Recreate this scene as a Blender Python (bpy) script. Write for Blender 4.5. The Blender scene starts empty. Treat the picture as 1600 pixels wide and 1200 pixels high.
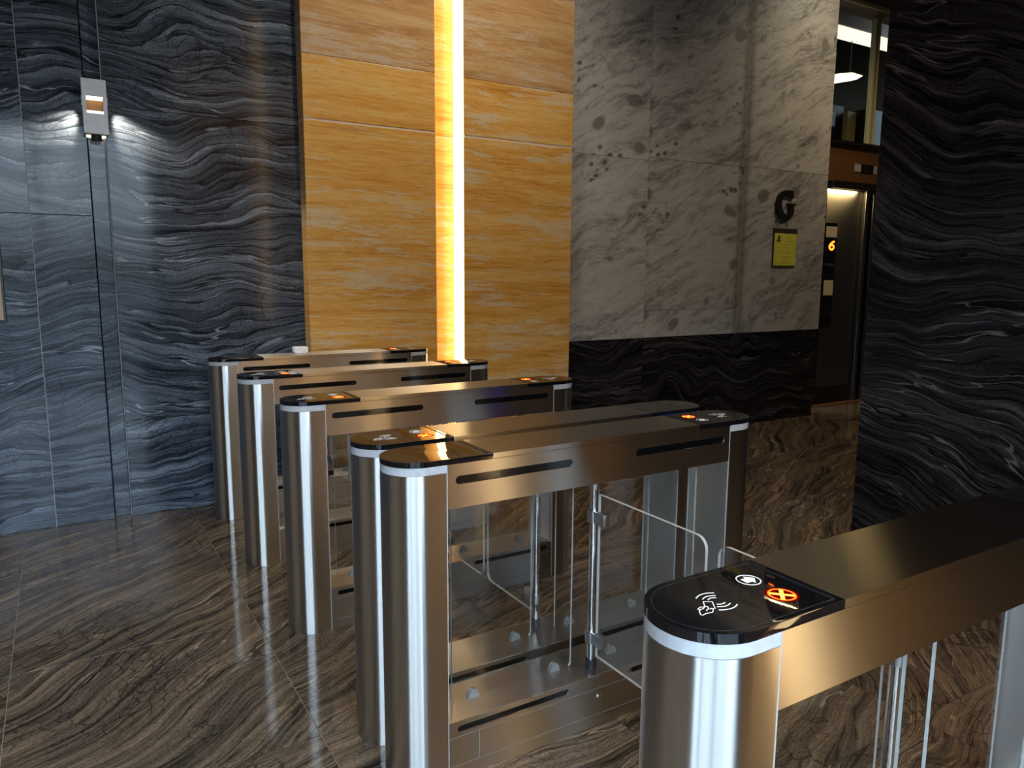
import bpy, bmesh, math, random
from mathutils import Vector, Matrix

random.seed(7)
scene = bpy.context.scene
col = scene.collection
R_ = math.radians

# ------------------------------------------------------------------ camera
cam_d = bpy.data.cameras.new('camera')
cam = bpy.data.objects.new('camera', cam_d)
col.objects.link(cam)
cam_d.sensor_fit = 'HORIZONTAL'
cam_d.sensor_width = 36.0
cam_d.lens = 1168.74 / 1600 * 36.0
cam_d.clip_start = 0.05
PITCH, YAW, ROLL, CAMH = 0.1466, 0.5439, 0.0059, 1.5206
cam.matrix_world = (Matrix.Translation((0, 0, CAMH)) @ Matrix.Rotation(-YAW, 4, 'Z')
                    @ Matrix.Rotation(math.pi / 2 - PITCH, 4, 'X') @ Matrix.Rotation(ROLL, 4, 'Z'))
scene.camera = cam

# ------------------------------------------------------------------ view, world, lights
vs = scene.view_settings
vs.view_transform = 'Standard'
vs.look = 'None'
vs.gamma = 1.0
vs.use_curve_mapping = False
vs.exposure = 0.0
scene.cycles.transparent_max_bounces = 24
scene.cycles.max_bounces = 10
scene.cycles.sample_clamp_indirect = 6.0

W_ = bpy.data.worlds.new('daylight')
scene.world = W_
W_.use_nodes = True
wn = W_.node_tree
for n_ in list(wn.nodes):
    wn.nodes.remove(n_)
w_out = wn.nodes.new('ShaderNodeOutputWorld')
w_bg = wn.nodes.new('ShaderNodeBackground')
w_tc = wn.nodes.new('ShaderNodeTexCoord')
w_sep = wn.nodes.new('ShaderNodeSeparateXYZ')
w_ramp = wn.nodes.new('ShaderNodeValToRGB')
w_ramp.color_ramp.elements[0].position = 0.0
w_ramp.color_ramp.elements[0].color = (0.045, 0.055, 0.065, 1)
w_el = w_ramp.color_ramp.elements.new(0.07)
w_el.color = (0.42, 0.53, 0.64, 1)
w_ramp.color_ramp.elements[1].position = 0.07
w_ramp.color_ramp.elements[2].position = 0.30
w_ramp.color_ramp.elements[2].color = (0.57, 0.78, 1.0, 1)
wn.links.new(w_tc.outputs['Generated'], w_sep.inputs[0])
wn.links.new(w_sep.outputs['Z'], w_ramp.inputs[0])
wn.links.new(w_ramp.outputs[0], w_bg.inputs[0])
wn.links.new(w_bg.outputs[0], w_out.inputs[0])
w_bg.inputs[1].default_value = 19.0


def light(name, kind, loc, energy, color, size=0.1, target=None, spot=None, blend=0.6, size_y=None):
    d = bpy.data.lights.new(name, kind)
    d.energy = energy
    d.color = color
    if kind == 'AREA':
        d.size = size
        if size_y:
            d.shape = 'RECTANGLE'
            d.size_y = size_y
    else:
        d.shadow_soft_size = size
    if kind == 'SPOT':
        d.spot_size = R_(spot)
        d.spot_blend = blend
    o = bpy.data.objects.new(name, d)
    col.objects.link(o)
    o.location = loc
    if target is not None:
        o.rotation_euler = (Vector(target) - Vector(loc)).to_track_quat('-Z', 'Y').to_euler()
    return o


WARM = (1.0, 0.74, 0.45)
YF_IN = -0.85
# recessed ceiling lamps along the orange wall, the aisle and the lift lobby
for lx in (1.75, 3.1):
    light('unseen_ceiling_lamp', 'SPOT', (lx, 3.6, 4.9), 150, (1.0, 0.90, 0.72), 0.08, (lx, 4.85, 1.7), 100, 1.0)
light('unseen_ceiling_lamp', 'SPOT', (7.4, 3.6, 4.9), 150, WARM, 0.08, (7.3, 4.4, 0.8), 130, 1.0)
light('unseen_ceiling_lamp', 'SPOT', (6.7, 4.6, 4.9), 60, (1.0, 0.86, 0.62), 0.08, (6.6, 5.0, 2.0), 120, 1.0)
light('unseen_ceiling_lamp', 'SPOT', (0.3, 1.7, 4.9), 150, (1.0, 0.8, 0.58), 0.08, (0.5, 2.2, 0), 110, 1.0)
light('unseen_ceiling_lamp', 'SPOT', (1.2, 0.1, 4.9), 100, (1.0, 0.82, 0.62), 0.08, (1.2, 0.4, 0), 120, 1.0)
for ly in (1.0, 3.6):
    light('unseen_ceiling_lamp', 'SPOT', (-4.6, ly, 4.9), 330, (1.0, 0.88, 0.74), 0.10, (-5.6, ly, 0.8), 130, 1.0)  # added lamps brightening the unseen end that the pillars reflect
for lx in (1.9, 3.1):
    light('unseen_ceiling_lamp', 'SPOT', (lx, 0.45, 4.9), 210, (1.0, 0.86, 0.66), 0.08, (lx, -0.75, 1.7), 100, 1.0)  # added lamps brightening the unseen honey wall for gold reflections in the steel
portal = light('window_portal', 'AREA', (-0.74, YF_IN - 0.16, 1.67), 1.0, (1, 1, 1), 3.7, (-0.74, 3.0, 1.67), size_y=3.3)
portal.data.cycles.is_portal = True
light('door_head_lamp', 'AREA', (7.85, 5.555, 2.493), 13.0, (1.0, 0.70, 0.30), 0.55, (7.85, 5.585, 1.0), size_y=0.02)


# ------------------------------------------------------------------ node helpers
class NT:
    def __init__(self, name):
        self.m = bpy.data.materials.new(name)
        self.m.use_nodes = True
        self.t = self.m.node_tree
        self.t.nodes.clear()
        self.out = self.t.nodes.new('ShaderNodeOutputMaterial')

    def n(self, ty, **kw):
        x = self.t.nodes.new(ty)
        for k, v in kw.items():
            setattr(x, k, v)
        return x

    def put(self, sock, v):
        if isinstance(v, bpy.types.NodeSocket):
            self.t.links.new(v, sock)
        elif v is not None:
            if sock.type == 'RGBA' and len(v) == 3:
                v = (*v, 1)
            sock.default_value = v

    def ma(self, op, a, b=None, clamp=False):
        x = self.n('ShaderNodeMath', operation=op, use_clamp=clamp)
        self.put(x.inputs[0], a)
        self.put(x.inputs[1], b)
        return x.outputs[0]

    def vm(self, op, a, b=None, out=0):
        x = self.n('ShaderNodeVectorMath', operation=op)
        self.put(x.inputs[0], a)
        self.put(x.inputs[1], b)
        return x.outputs[out]

    def dot(self, a, v):
        return self.vm('DOT_PRODUCT', a, v, 'Value')

    def xyz(self, x, y, z):
        c = self.n('ShaderNodeCombineXYZ')
        self.put(c.inputs[0], x)
        self.put(c.inputs[1], y)
        self.put(c.inputs[2], z)
        return c.outputs[0]

    def noise(self, v, scale=1.0, detail=2.0, rough=0.5, dist=0.0):
        x = self.n('ShaderNodeTexNoise')
        self.put(x.inputs['Vector'], v)
        x.inputs['Scale'].default_value = scale
        x.inputs['Detail'].default_value = detail
        x.inputs['Roughness'].default_value = rough
        x.inputs['Distortion'].default_value = dist
        return x.outputs[0]

    def voro(self, v, scale=1.0, feature='F1', rnd=1.0):
        x = self.n('ShaderNodeTexVoronoi', feature=feature)
        self.put(x.inputs['Vector'], v)
        x.inputs['Scale'].default_value = scale
        x.inputs['Randomness'].default_value = rnd
        return x.outputs['Distance']

    def ss(self, v, lo, hi, a=0.0, b=1.0):
        x = self.n('ShaderNodeMapRange', interpolation_type='SMOOTHSTEP')
        self.put(x.inputs[0], v)
        x.inputs[1].default_value = lo
        x.inputs[2].default_value = hi
        x.inputs[3].default_value = a
        x.inputs[4].default_value = b
        return x.outputs[0]

    def ramp(self, f, stops):
        x = self.n('ShaderNodeValToRGB')
        e = x.color_ramp.elements
        while len(e) < len(stops):
            e.new(0.5)
        for k, (p, c) in enumerate(stops):
            e[k].position = p
            e[k].color = (*c, 1)
        self.put(x.inputs[0], f)
        return x.outputs[0]

    def mix(self, f, a, b, mode='MIX'):
        x = self.n('ShaderNodeMix', data_type='RGBA', blend_type=mode)
        self.put(x.inputs[0], f)
        self.put(x.inputs[6], a)
        self.put(x.inputs[7], b)
        return x.outputs[2]

    def bsdf(self, color, rough=0.5, metal=0.0, **kw):
        b = self.n('ShaderNodeBsdfPrincipled')
        self.put(b.inputs['Base Color'], color)
        self.put(b.inputs['Roughness'], rough)
        self.put(b.inputs['Metallic'], metal)
        for k, v in kw.items():
            self.put(b.inputs[k.replace('_', ' ')], v)
        self.t.links.new(b.outputs[0], self.out.inputs[0])
        return b

    def bump(self, b, h, strength=0.1, dist=0.002):
        x = self.n('ShaderNodeBump')
        x.inputs['Strength'].default_value = strength
        x.inputs['Distance'].default_value = dist
        self.put(x.inputs['Height'], h)
        self.t.links.new(x.outputs[0], b.inputs['Normal'])


def plain(name, c, rough=0.5, metal=0.0, **kw):
    k = NT(name)
    g = k.n('ShaderNodeNewGeometry')
    nz = k.noise(g.outputs['Position'], 60, 3)
    cc = k.mix(k.ss(nz, 0.3, 0.7), tuple(x * 0.93 for x in c), tuple(min(1, x * 1.07) for x in c))
    k.bsdf(cc, rough, metal, **kw)
    return k.m


def glow(name, c, s):
    k = NT(name)
    e = k.n('ShaderNodeEmission')
    k.put(e.inputs[0], c)
    e.inputs[1].default_value = s
    k.t.links.new(e.outputs[0], k.out.inputs[0])
    return k.m


def wave_stone(name, along, up, cols, rough=0.16, warp=0.5, crack=0.5, tilt=0.0, lines=1.0, rot=0.0, freq=1.0,
               spec=0.5, layer=0.85):
    """polished black stone with wavy wood-like veins"""
    k = NT(name)
    g = k.n('ShaderNodeNewGeometry')
    pos = g.outputs['Position']
    oi = k.n('ShaderNodeObjectInfo')
    r = k.ma('MULTIPLY', oi.outputs['Random'], 23.0)
    a = k.dot(pos, along)
    v = k.dot(pos, up)
    if rot:
        th = k.ma('MULTIPLY', k.ma('SUBTRACT', oi.outputs['Random'], 0.5), rot)
        a0, v0 = a, v
        cth, sth = k.ma('COSINE', th), k.ma('SINE', th)
        a = k.ma('ADD', k.ma('MULTIPLY', a0, cth), k.ma('MULTIPLY', v0, sth))
        v = k.ma('SUBTRACT', k.ma('MULTIPLY', v0, cth), k.ma('MULTIPLY', a0, sth))
    if tilt:
        v = k.ma('ADD', v, k.ma('MULTIPLY', a, tilt))
    nA = k.noise(k.xyz(k.ma('MULTIPLY', a, 1.0), k.ma('MULTIPLY', v, 0.9), r), 1.0, 1.0, 0.5, 0.2)
    v1 = k.ma('ADD', v, k.ma('MULTIPLY', k.ma('SUBTRACT', nA, 0.5), warp))
    nA2 = k.noise(k.xyz(k.ma('MULTIPLY', a, 2.6), k.ma('MULTIPLY', v1, 2.2), r), 1.0, 1.0, 0.5)
    v1 = k.ma('ADD', v1, k.ma('MULTIPLY', k.ma('SUBTRACT', nA2, 0.5), warp * 0.22))
    nB = k.noise(k.xyz(k.ma('MULTIPLY', a, 4.0), k.ma('MULTIPLY', v1, 9.0), r), 1.0, 4.0, 0.6)
    v2 = k.ma('ADD', v1, k.ma('MULTIPLY', k.ma('SUBTRACT', nB, 0.5), 0.05))
    s1 = k.noise(k.xyz(k.ma('MULTIPLY', a, 0.5), k.ma('MULTIPLY', v2, 16 * freq), r), 1.0, 6.0, 0.66)
    s2 = k.noise(k.xyz(k.ma('MULTIPLY', a, 4.0), k.ma('MULTIPLY', v2, 130 * freq), r), 1.0, 4.0, 0.6)
    f = k.ma('ADD', k.ma('MULTIPLY', s1, 0.70), k.ma('MULTIPLY', s2, 0.30))
    c = k.ramp(f, [(0.37, cols[0]), (0.46, cols[1]), (0.54, cols[2]), (0.65, cols[3])])
    # stacked layers: each one dark at its foot and paler towards its top
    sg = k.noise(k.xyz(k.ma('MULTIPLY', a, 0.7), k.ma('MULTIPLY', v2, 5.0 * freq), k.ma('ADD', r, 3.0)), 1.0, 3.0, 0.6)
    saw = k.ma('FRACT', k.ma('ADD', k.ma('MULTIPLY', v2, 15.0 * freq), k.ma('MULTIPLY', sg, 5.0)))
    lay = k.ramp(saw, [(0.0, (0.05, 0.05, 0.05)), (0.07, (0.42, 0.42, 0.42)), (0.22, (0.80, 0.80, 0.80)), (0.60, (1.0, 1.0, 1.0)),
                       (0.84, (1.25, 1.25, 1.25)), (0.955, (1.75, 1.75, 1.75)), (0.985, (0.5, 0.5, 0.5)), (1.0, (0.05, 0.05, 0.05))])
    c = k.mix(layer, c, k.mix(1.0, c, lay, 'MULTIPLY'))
    gr = k.noise(k.xyz(k.ma('MULTIPLY', a, 90.0), k.ma('MULTIPLY', v2, 210.0), r), 1.0, 3.0, 0.7)
    gm = k.ss(gr, 0.3, 0.7, 0.62, 1.36)
    c = k.mix(1.0, c, k.xyz(gm, gm, gm), 'MULTIPLY')
    # dark seams following the layers
    l1 = k.noise(k.xyz(k.ma('MULTIPLY', a, 0.55), k.ma('MULTIPLY', v2, 12 * freq), k.ma('ADD', r, 4.0)), 1.0, 3.0, 0.6)
    d1 = k.ss(k.ma('ABSOLUTE', k.ma('SUBTRACT', l1, 0.5)), 0.0, 0.022, 0.85 * lines, 0.0)
    c = k.mix(d1, c, tuple(x * 0.35 for x in cols[0]))
    # pale seams here and there
    l2 = k.noise(k.xyz(k.ma('MULTIPLY', a, 0.6), k.ma('MULTIPLY', v2, 8 * freq), k.ma('ADD', r, 9.0)), 1.0, 3.0, 0.55)
    msk = k.ss(k.noise(k.xyz(a, v, k.ma('ADD', r, 2.0)), 1.3, 2.0), 0.5, 0.62)
    d2 = k.ma('MULTIPLY', k.ss(k.ma('ABSOLUTE', k.ma('SUBTRACT', l2, 0.52)), 0.0, 0.009, 0.8 * lines, 0.0), msk)
    c = k.mix(d2, c, tuple(min(1.0, x * 1.9) for x in cols[3]))
    # cross cracks
    cv = k.voro(k.xyz(k.ma('ADD', k.ma('MULTIPLY', a, 13.0), k.ma('MULTIPLY', nB, 2.0)), k.ma('MULTIPLY', v2, 22.0), r),
                1.0, 'DISTANCE_TO_EDGE')
    cm = k.ss(k.noise(k.xyz(a, v, k.ma('ADD', r, 6.0)), 2.2, 2.0), 0.46, 0.60)
    cr = k.ma('MULTIPLY', k.ss(cv, 0.0, 0.07, crack, 0.0), cm)
    c = k.mix(cr, c, tuple(x * 0.5 for x in cols[0]))
    b = k.bsdf(c, rough, 0.0, Specular_IOR_Level=spec)
    return k.m


def travertine(name, stops, pale, amount=0.75):
    """honey stone with thin horizontal streaks and broken pale patches"""
    k = NT(name)
    g = k.n('ShaderNodeNewGeometry')
    pos = g.outputs['Position']
    oi = k.n('ShaderNodeObjectInfo')
    r = k.ma('MULTIPLY', oi.outputs['Random'], 31.0)
    a = k.dot(pos, (1, 0.6, 0))
    v = k.ma('ADD', k.dot(pos, (0, 0, 1)), k.ma('MULTIPLY', a, 0.015))
    nw = k.noise(k.xyz(a, k.ma('MULTIPLY', v, 2.0), r), 1.2, 3.0)
    v = k.ma('ADD', v, k.ma('MULTIPLY', nw, 0.06))
    s1 = k.noise(k.xyz(k.ma('MULTIPLY', a, 0.9), k.ma('MULTIPLY', v, 13.0), r), 1.0, 7.0, 0.66)
    s2 = k.noise(k.xyz(k.ma('MULTIPLY', a, 7.0), k.ma('MULTIPLY', v, 90.0), r), 1.0, 5.0, 0.65)
    f = k.ma('ADD', k.ma('MULTIPLY', s1, 0.62), k.ma('MULTIPLY', s2, 0.38))
    c = k.ramp(f, stops)
    p1 = k.noise(k.xyz(k.ma('MULTIPLY', a, 3.2), k.ma('MULTIPLY', v, 27.0), k.ma('ADD', r, 3.0)), 1.0, 9.0, 0.72)
    p2 = k.noise(k.xyz(k.ma('MULTIPLY', a, 0.9), k.ma('MULTIPLY', v, 3.4), k.ma('ADD', r, 8.0)), 1.0, 2.0)
    p3 = k.noise(k.xyz(k.ma('MULTIPLY', a, 26.0), k.ma('MULTIPLY', v, 60.0), r), 1.0, 3.0)
    pm = k.ss(k.ma('ADD', p1, k.ma('ADD', k.ma('MULTIPLY', k.ma('SUBTRACT', p2, 0.5), 0.55), k.ma('MULTIPLY', k.ma('SUBTRACT', p3, 0.5), 0.12))),
              0.51, 0.64, 0.0, amount)
    c = k.mix(pm, c, pale)
    hl = k.ss(k.noise(k.xyz(k.ma('MULTIPLY', a, 14.0), k.ma('MULTIPLY', v, 110.0), r), 1.0, 3.0), 0.63, 0.72, 0.0, 0.5)
    c = k.mix(hl, c, tuple(x * 0.6 for x in stops[0][1]))
    k.bsdf(c, 0.24, 0.0, Specular_IOR_Level=0.4)
    return k.m


def pale_stone(name):
    k = NT(name)
    g = k.n('ShaderNodeNewGeometry')
    pos = g.outputs['Position']
    oi = k.n('ShaderNodeObjectInfo')
    r = k.ma('MULTIPLY', oi.outputs['Random'], 31.0)
    x = k.dot(pos, (1, 0, 0))
    z = k.dot(pos, (0, 0, 1))
    th = R_(24)
    a = k.ma('ADD', k.ma('MULTIPLY', x, math.cos(th)), k.ma('MULTIPLY', z, math.sin(th)))
    v = k.ma('SUBTRACT', k.ma('MULTIPLY', z, math.cos(th)), k.ma('MULTIPLY', x, math.sin(th)))
    nw = k.noise(k.xyz(a, v, r), 1.1, 3.0, 0.5, 0.4)
    v1 = k.ma('ADD', v, k.ma('MULTIPLY', nw, 0.45))
    s1 = k.noise(k.xyz(k.ma('MULTIPLY', a, 2.0), k.ma('MULTIPLY', v1, 11.0), r), 1.0, 9.0, 0.72, 0.15)
    s2 = k.noise(k.xyz(k.ma('MULTIPLY', a, 9.0), k.ma('MULTIPLY', v1, 34.0), r), 1.0, 5.0, 0.65)
    s3 = k.noise(k.xyz(k.ma('MULTIPLY', a, 1.0), k.ma('MULTIPLY', v1, 2.2), k.ma('ADD', r, 11.0)), 1.0, 4.0, 0.6)
    s4 = k.noise(k.xyz(k.ma('MULTIPLY', a, 70.0), k.ma('MULTIPLY', v1, 130.0), r), 1.0, 3.0, 0.6)
    f = k.ma('ADD', k.ma('ADD', k.ma('MULTIPLY', s1, 0.42), k.ma('MULTIPLY', s2, 0.22)), k.ma('ADD', k.ma('MULTIPLY', s3, 0.22), k.ma('MULTIPLY', s4, 0.14)))
    c = k.ramp(f, [(0.385, (0.070, 0.069, 0.067)), (0.445, (0.23, 0.225, 0.216)), (0.505, (0.39, 0.38, 0.36)),
                   (0.66, (0.52, 0.505, 0.475))])
    # dark mineral clusters and rounded inclusions
    ve = k.voro(k.xyz(k.ma('MULTIPLY', a, 2.3), k.ma('MULTIPLY', v1, 3.0), r), 1.0)
    cl = k.noise(k.xyz(a, v, k.ma('ADD', r, 5.0)), 1.6, 3.0)
    inc = k.ma('MULTIPLY', k.ss(ve, 0.16, 0.24, 0.8, 0.0), k.ss(cl, 0.5, 0.56))
    c = k.mix(inc, c, (0.12, 0.118, 0.112))
    sp = k.voro(k.xyz(k.ma('MULTIPLY', a, 11.0), k.ma('MULTIPLY', v1, 17.0), r), 1.0)
    cl2 = k.noise(k.xyz(a, k.ma('MULTIPLY', v, 1.7), k.ma('ADD', r, 7.0)), 1.8, 3.0)
    spk = k.ma('MULTIPLY', k.ss(sp, 0.20, 0.42, 0.85, 0.0), k.ss(cl2, 0.56, 0.66))
    c = k.mix(spk, c, (0.055, 0.055, 0.055))
    # long dark streak down the joint
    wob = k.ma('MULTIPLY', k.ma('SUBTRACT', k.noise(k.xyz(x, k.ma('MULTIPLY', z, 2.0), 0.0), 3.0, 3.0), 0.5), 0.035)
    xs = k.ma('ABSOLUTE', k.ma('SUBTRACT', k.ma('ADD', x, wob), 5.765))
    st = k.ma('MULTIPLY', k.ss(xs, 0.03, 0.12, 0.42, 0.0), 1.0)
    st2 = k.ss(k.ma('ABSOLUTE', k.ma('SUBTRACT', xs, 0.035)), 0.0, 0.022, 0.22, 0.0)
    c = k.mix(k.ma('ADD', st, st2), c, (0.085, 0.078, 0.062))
    b = k.bsdf(c, 0.42, 0.0, Specular_IOR_Level=0.3)
    k.bump(b, f, 0.12, 0.004)
    return k.m


def brushed(name, c=(0.60, 0.58, 0.56), rough=0.29, aniso=1.0, flat=True):
    k = NT(name)
    g = k.n('ShaderNodeNewGeometry')
    tan = k.vm('NORMALIZE', k.vm('ADD', (0, 0, 1), (0, 0.02, 0)))
    pos = g.outputs['Position']
    zz = k.dot(pos, (0, 0, 1))
    ng = k.noise(k.xyz(k.dot(pos, (5, 0, 0)) if flat else 0.0, k.dot(pos, (0, 800, 0)) if flat else 0.0, k.ma('MULTIPLY', zz, 800.0)), 1.0, 2.0)
    rr = k.ma('ADD', k.ma('MULTIPLY', k.ma('SUBTRACT', ng, 0.5), 0.02), rough)
    cc = k.mix(k.ss(ng, 0.3, 0.7), tuple(x * 0.975 for x in c), tuple(x * 1.02 for x in c))
    b = k.bsdf(cc if flat else c, rr if flat else rough, 1.0, Anisotropic=aniso)
    k.t.links.new(tan, b.inputs['Tangent'])
    return k.m


def pane_mat(name, tint=(0.975, 0.98, 0.975), refl=1.0):
    k = NT(name)
    tr = k.n('ShaderNodeBsdfTransparent')
    k.put(tr.inputs[0], tint)
    gl = k.n('ShaderNodeBsdfGlossy')
    gl.inputs['Roughness'].default_value = 0.015
    g = k.n('ShaderNodeNewGeometry')
    cs = k.ma('ABSOLUTE', k.vm('DOT_PRODUCT', g.outputs['Normal'], g.outputs['Incoming'], 'Value'))
    fr = k.ma('ADD', k.ma('MULTIPLY', k.ma('POWER', k.ma('SUBTRACT', 1.0, cs, True), 5.0), 0.90), 0.035)
    mx = k.n('ShaderNodeMixShader')
    k.put(mx.inputs[0], k.ma('MULTIPLY', fr, refl))
    k.t.links.new(tr.outputs[0], mx.inputs[1])
    k.t.links.new(gl.outputs[0], mx.inputs[2])
    k.t.links.new(mx.outputs[0], k.out.inputs[0])
    return k.m


WALLC = [(0.011, 0.014, 0.020), (0.044, 0.054, 0.071), (0.082, 0.098, 0.126), (0.165, 0.188, 0.222)]
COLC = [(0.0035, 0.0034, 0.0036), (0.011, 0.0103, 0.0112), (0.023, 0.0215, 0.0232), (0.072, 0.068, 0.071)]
FLOORC = [(0.017, 0.012, 0.009), (0.074, 0.053, 0.037), (0.130, 0.091, 0.059), (0.215, 0.150, 0.096)]  # warm light tinted into the floor's colour; same stone as the walls
M = {}
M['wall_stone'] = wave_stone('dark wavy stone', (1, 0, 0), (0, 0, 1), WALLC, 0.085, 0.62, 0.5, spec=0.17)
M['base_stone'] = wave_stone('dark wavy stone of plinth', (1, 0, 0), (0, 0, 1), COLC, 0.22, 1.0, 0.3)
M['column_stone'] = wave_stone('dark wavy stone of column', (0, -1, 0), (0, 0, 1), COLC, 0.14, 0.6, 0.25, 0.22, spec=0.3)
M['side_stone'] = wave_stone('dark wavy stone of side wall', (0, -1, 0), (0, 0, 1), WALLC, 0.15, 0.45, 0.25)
M['floor_stone'] = wave_stone('warm-lit wavy floor stone', (0.87, 0.49, 0), (-0.49, 0.87, 0), FLOORC, 0.09, 0.40, 0.8,
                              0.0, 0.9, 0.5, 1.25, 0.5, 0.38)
M['travertine'] = travertine('honey travertine', [(0.34, (0.38, 0.165, 0.030)), (0.45, (0.56, 0.275, 0.055)), (0.54, (0.63, 0.350, 0.095)),
                                                 (0.66, (0.63, 0.44, 0.19))], (0.55, 0.46, 0.31))
M['travertine_brown'] = travertine('brown travertine', [(0.34, (0.28, 0.145, 0.060)), (0.45, (0.40, 0.215, 0.088)), (0.54, (0.47, 0.28, 0.125)),
                                                       (0.66, (0.50, 0.36, 0.20))], (0.50, 0.42, 0.32), 0.6)
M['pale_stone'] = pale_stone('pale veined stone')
M['steel'] = brushed('brushed steel')
M['steel_round'] = brushed('brushed steel tube', rough=0.28, flat=False)
M['chrome'] = plain('polished chrome', (0.62, 0.62, 0.62), 0.08, 1.0)
M['cast_metal'] = plain('satin cast metal', (0.42, 0.42, 0.42), 0.32, 1.0)
M['black_gloss'] = plain('black acrylic', (0.004, 0.004, 0.005), 0.035, 0.0, Specular_IOR_Level=0.6)
M['black_matt'] = plain('black rubber', (0.008, 0.008, 0.009), 0.55)
M['slot_black'] = plain('black slot lens', (0.003, 0.003, 0.003), 0.10)
M['band_white'] = plain('opal light band', (0.42, 0.41, 0.42), 0.45)
M['icon_white'] = plain('white print', (0.80, 0.78, 0.76), 0.5)
M['bezel'] = plain('dark grey bezel line', (0.035, 0.033, 0.033), 0.25)
M['red_light'] = glow('red cross light', (1.0, 0.050, 0.004), 8.0)
M['red_halo'] = glow('painted red halo', (1.0, 0.008, 0.004), 0.16)  # red halo of the cross light, painted as a glowing disc
M['red_core'] = glow('red light arms', (1.0, 0.16, 0.025), 8.0)
M['pane'] = pane_mat('clear glass')
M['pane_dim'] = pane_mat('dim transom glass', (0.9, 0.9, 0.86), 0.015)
M['edge'] = plain('ground glass edge', (0.42, 0.42, 0.40), 0.3)
M['seam'] = plain('bright metal seam', (0.62, 0.60, 0.58), 0.45, 0.5)
M['joint_highlight'] = plain('joint edge highlight', (0.34, 0.32, 0.30), 0.5, 0.6)
M['clip'] = plain('clear clip', (0.22, 0.22, 0.21), 0.25, 0.3)
M['grout'] = plain('tan grout', (0.30, 0.25, 0.19), 0.7)
M['pale_joint'] = plain('pale joint filler', (0.62, 0.50, 0.40), 0.6)
M['pale_filler_lit_edge'] = plain('chipped pale filler and lit edge', (0.34, 0.33, 0.31), 0.6)
M['paving'] = plain('street paving', (0.10, 0.10, 0.10), 0.8)
M['added_building_wall'] = plain('added street building', (0.22, 0.19, 0.17), 0.8)
M['backing'] = plain('dark backing', (0.02, 0.02, 0.02), 0.8)
M['led'] = glow('warm light strip', (1.0, 0.70, 0.32), 8.0)
M['led_dim'] = glow('warm light strip behind', (1.0, 0.72, 0.36), 9.0)
M['sconce_grey'] = plain('grey painted metal', (0.46, 0.47, 0.49), 0.42, 0.2)
M['sconce_lamp'] = glow('sconce lamp', (1.0, 0.84, 0.56), 3.0)
M['bronze'] = plain('brown bronze panel', (0.20, 0.095, 0.035), 0.38, 0.5)
M['dark_frame'] = plain('dark bronze frame', (0.016, 0.012, 0.010), 0.35, 0.4)
M['lift_steel'] = brushed('dark lift steel', (0.22, 0.215, 0.21), 0.36, 0.6)
M['dim'] = plain('near black made-up room', (0.010, 0.008, 0.006), 0.9, 0.0, Specular_IOR_Level=0.0)
M['soffit'] = plain('brown soffit', (0.16, 0.11, 0.08), 0.7)
M['ceiling'] = plain('ceiling paint', (0.30, 0.28, 0.26), 0.8)
M['sticker'] = plain('cream sticker', (0.62, 0.52, 0.34), 0.7)
M['plate_grey'] = plain('grey plate', (0.34, 0.30, 0.27), 0.4)
M['board_tan'] = plain('tan board', (0.36, 0.25, 0.16), 0.5)
M['digit'] = glow('red digit', (1.0, 0.13, 0.01), 6.0)
M['black_letter'] = plain('black letter paint', (0.010, 0.008, 0.007), 0.4)
M['yellow_paper'] = plain('yellow paper', (0.62, 0.60, 0.07), 0.7)
M['olive_ink'] = plain('faded olive ink', (0.40, 0.37, 0.035), 0.8)
M['dark_ink'] = plain('dark print', (0.06, 0.045, 0.012), 0.8)
M['header'] = plain('brown notice header', (0.030, 0.016, 0.012), 0.6)
M['tube'] = glow('reflected white tube light', (1.0, 0.97, 0.80), 1.5)
M['reflected_warm_lamp'] = glow('reflected warm lamp', (1.0, 0.80, 0.45), 5.0)
M['white_plastic'] = plain('white plastic', (0.86, 0.86, 0.87), 0.3)
M['post_cream'] = plain('cream post', (0.50, 0.42, 0.20), 0.6)
M['band_blue'] = glow('blue lit band', (0.012, 0.07, 1.0), 2.6)


# ------------------------------------------------------------------ mesh helpers
def link(name, me, mats, parent=None, loc=None):
    o = bpy.data.objects.new(name, me)
    col.objects.link(o)
    if mats is not None:
        for m in (mats if isinstance(mats, (list, tuple)) else [mats]):
            me.materials.append(M[m])
    if parent is not None:
        o.parent = parent
    if loc is not None:
        o.location = loc
    return o


def bm_obj(name, bm, mats, parent=None, loc=None, smooth=None):
    me = bpy.data.meshes.new(name)
    bmesh.ops.recalc_face_normals(bm, faces=bm.faces)
    if smooth:
        for f in bm.faces:
            f.smooth = True
        for e in bm.edges:
            if len(e.link_faces) == 2 and e.calc_face_angle(0) > R_(smooth):
                e.smooth = False
    bm.to_mesh(me)
    bm.free()
    return link(name, me, mats, parent, loc)


def box(bm, x0, x1, y0, y1, z0, z1, bev=0.0, mi=0):
    r = bmesh.ops.create_cube(bm, size=1.0)
    vsx = r['verts']
    for v in vsx:
        v.co = Vector((x0 + (v.co.x + 0.5) * (x1 - x0), y0 + (v.co.y + 0.5) * (y1 - y0), z0 + (v.co.z + 0.5) * (z1 - z0)))
    fs = list({f for v in vsx for f in v.link_faces})
    for f in fs:
        f.material_index = mi
    if bev:
        es = list({e for v in vsx for e in v.link_edges})
        bmesh.ops.bevel(bm, geom=es, offset=bev, segments=2, affect='EDGES', profile=0.6)
    return bm


def bx(name, x0, x1, y0, y1, z0, z1, mat, parent=None, bev=0.0, loc=None):
    return bm_obj(name, box(bmesh.new(), x0, x1, y0, y1, z0, z1, bev), mat, parent, loc)


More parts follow.
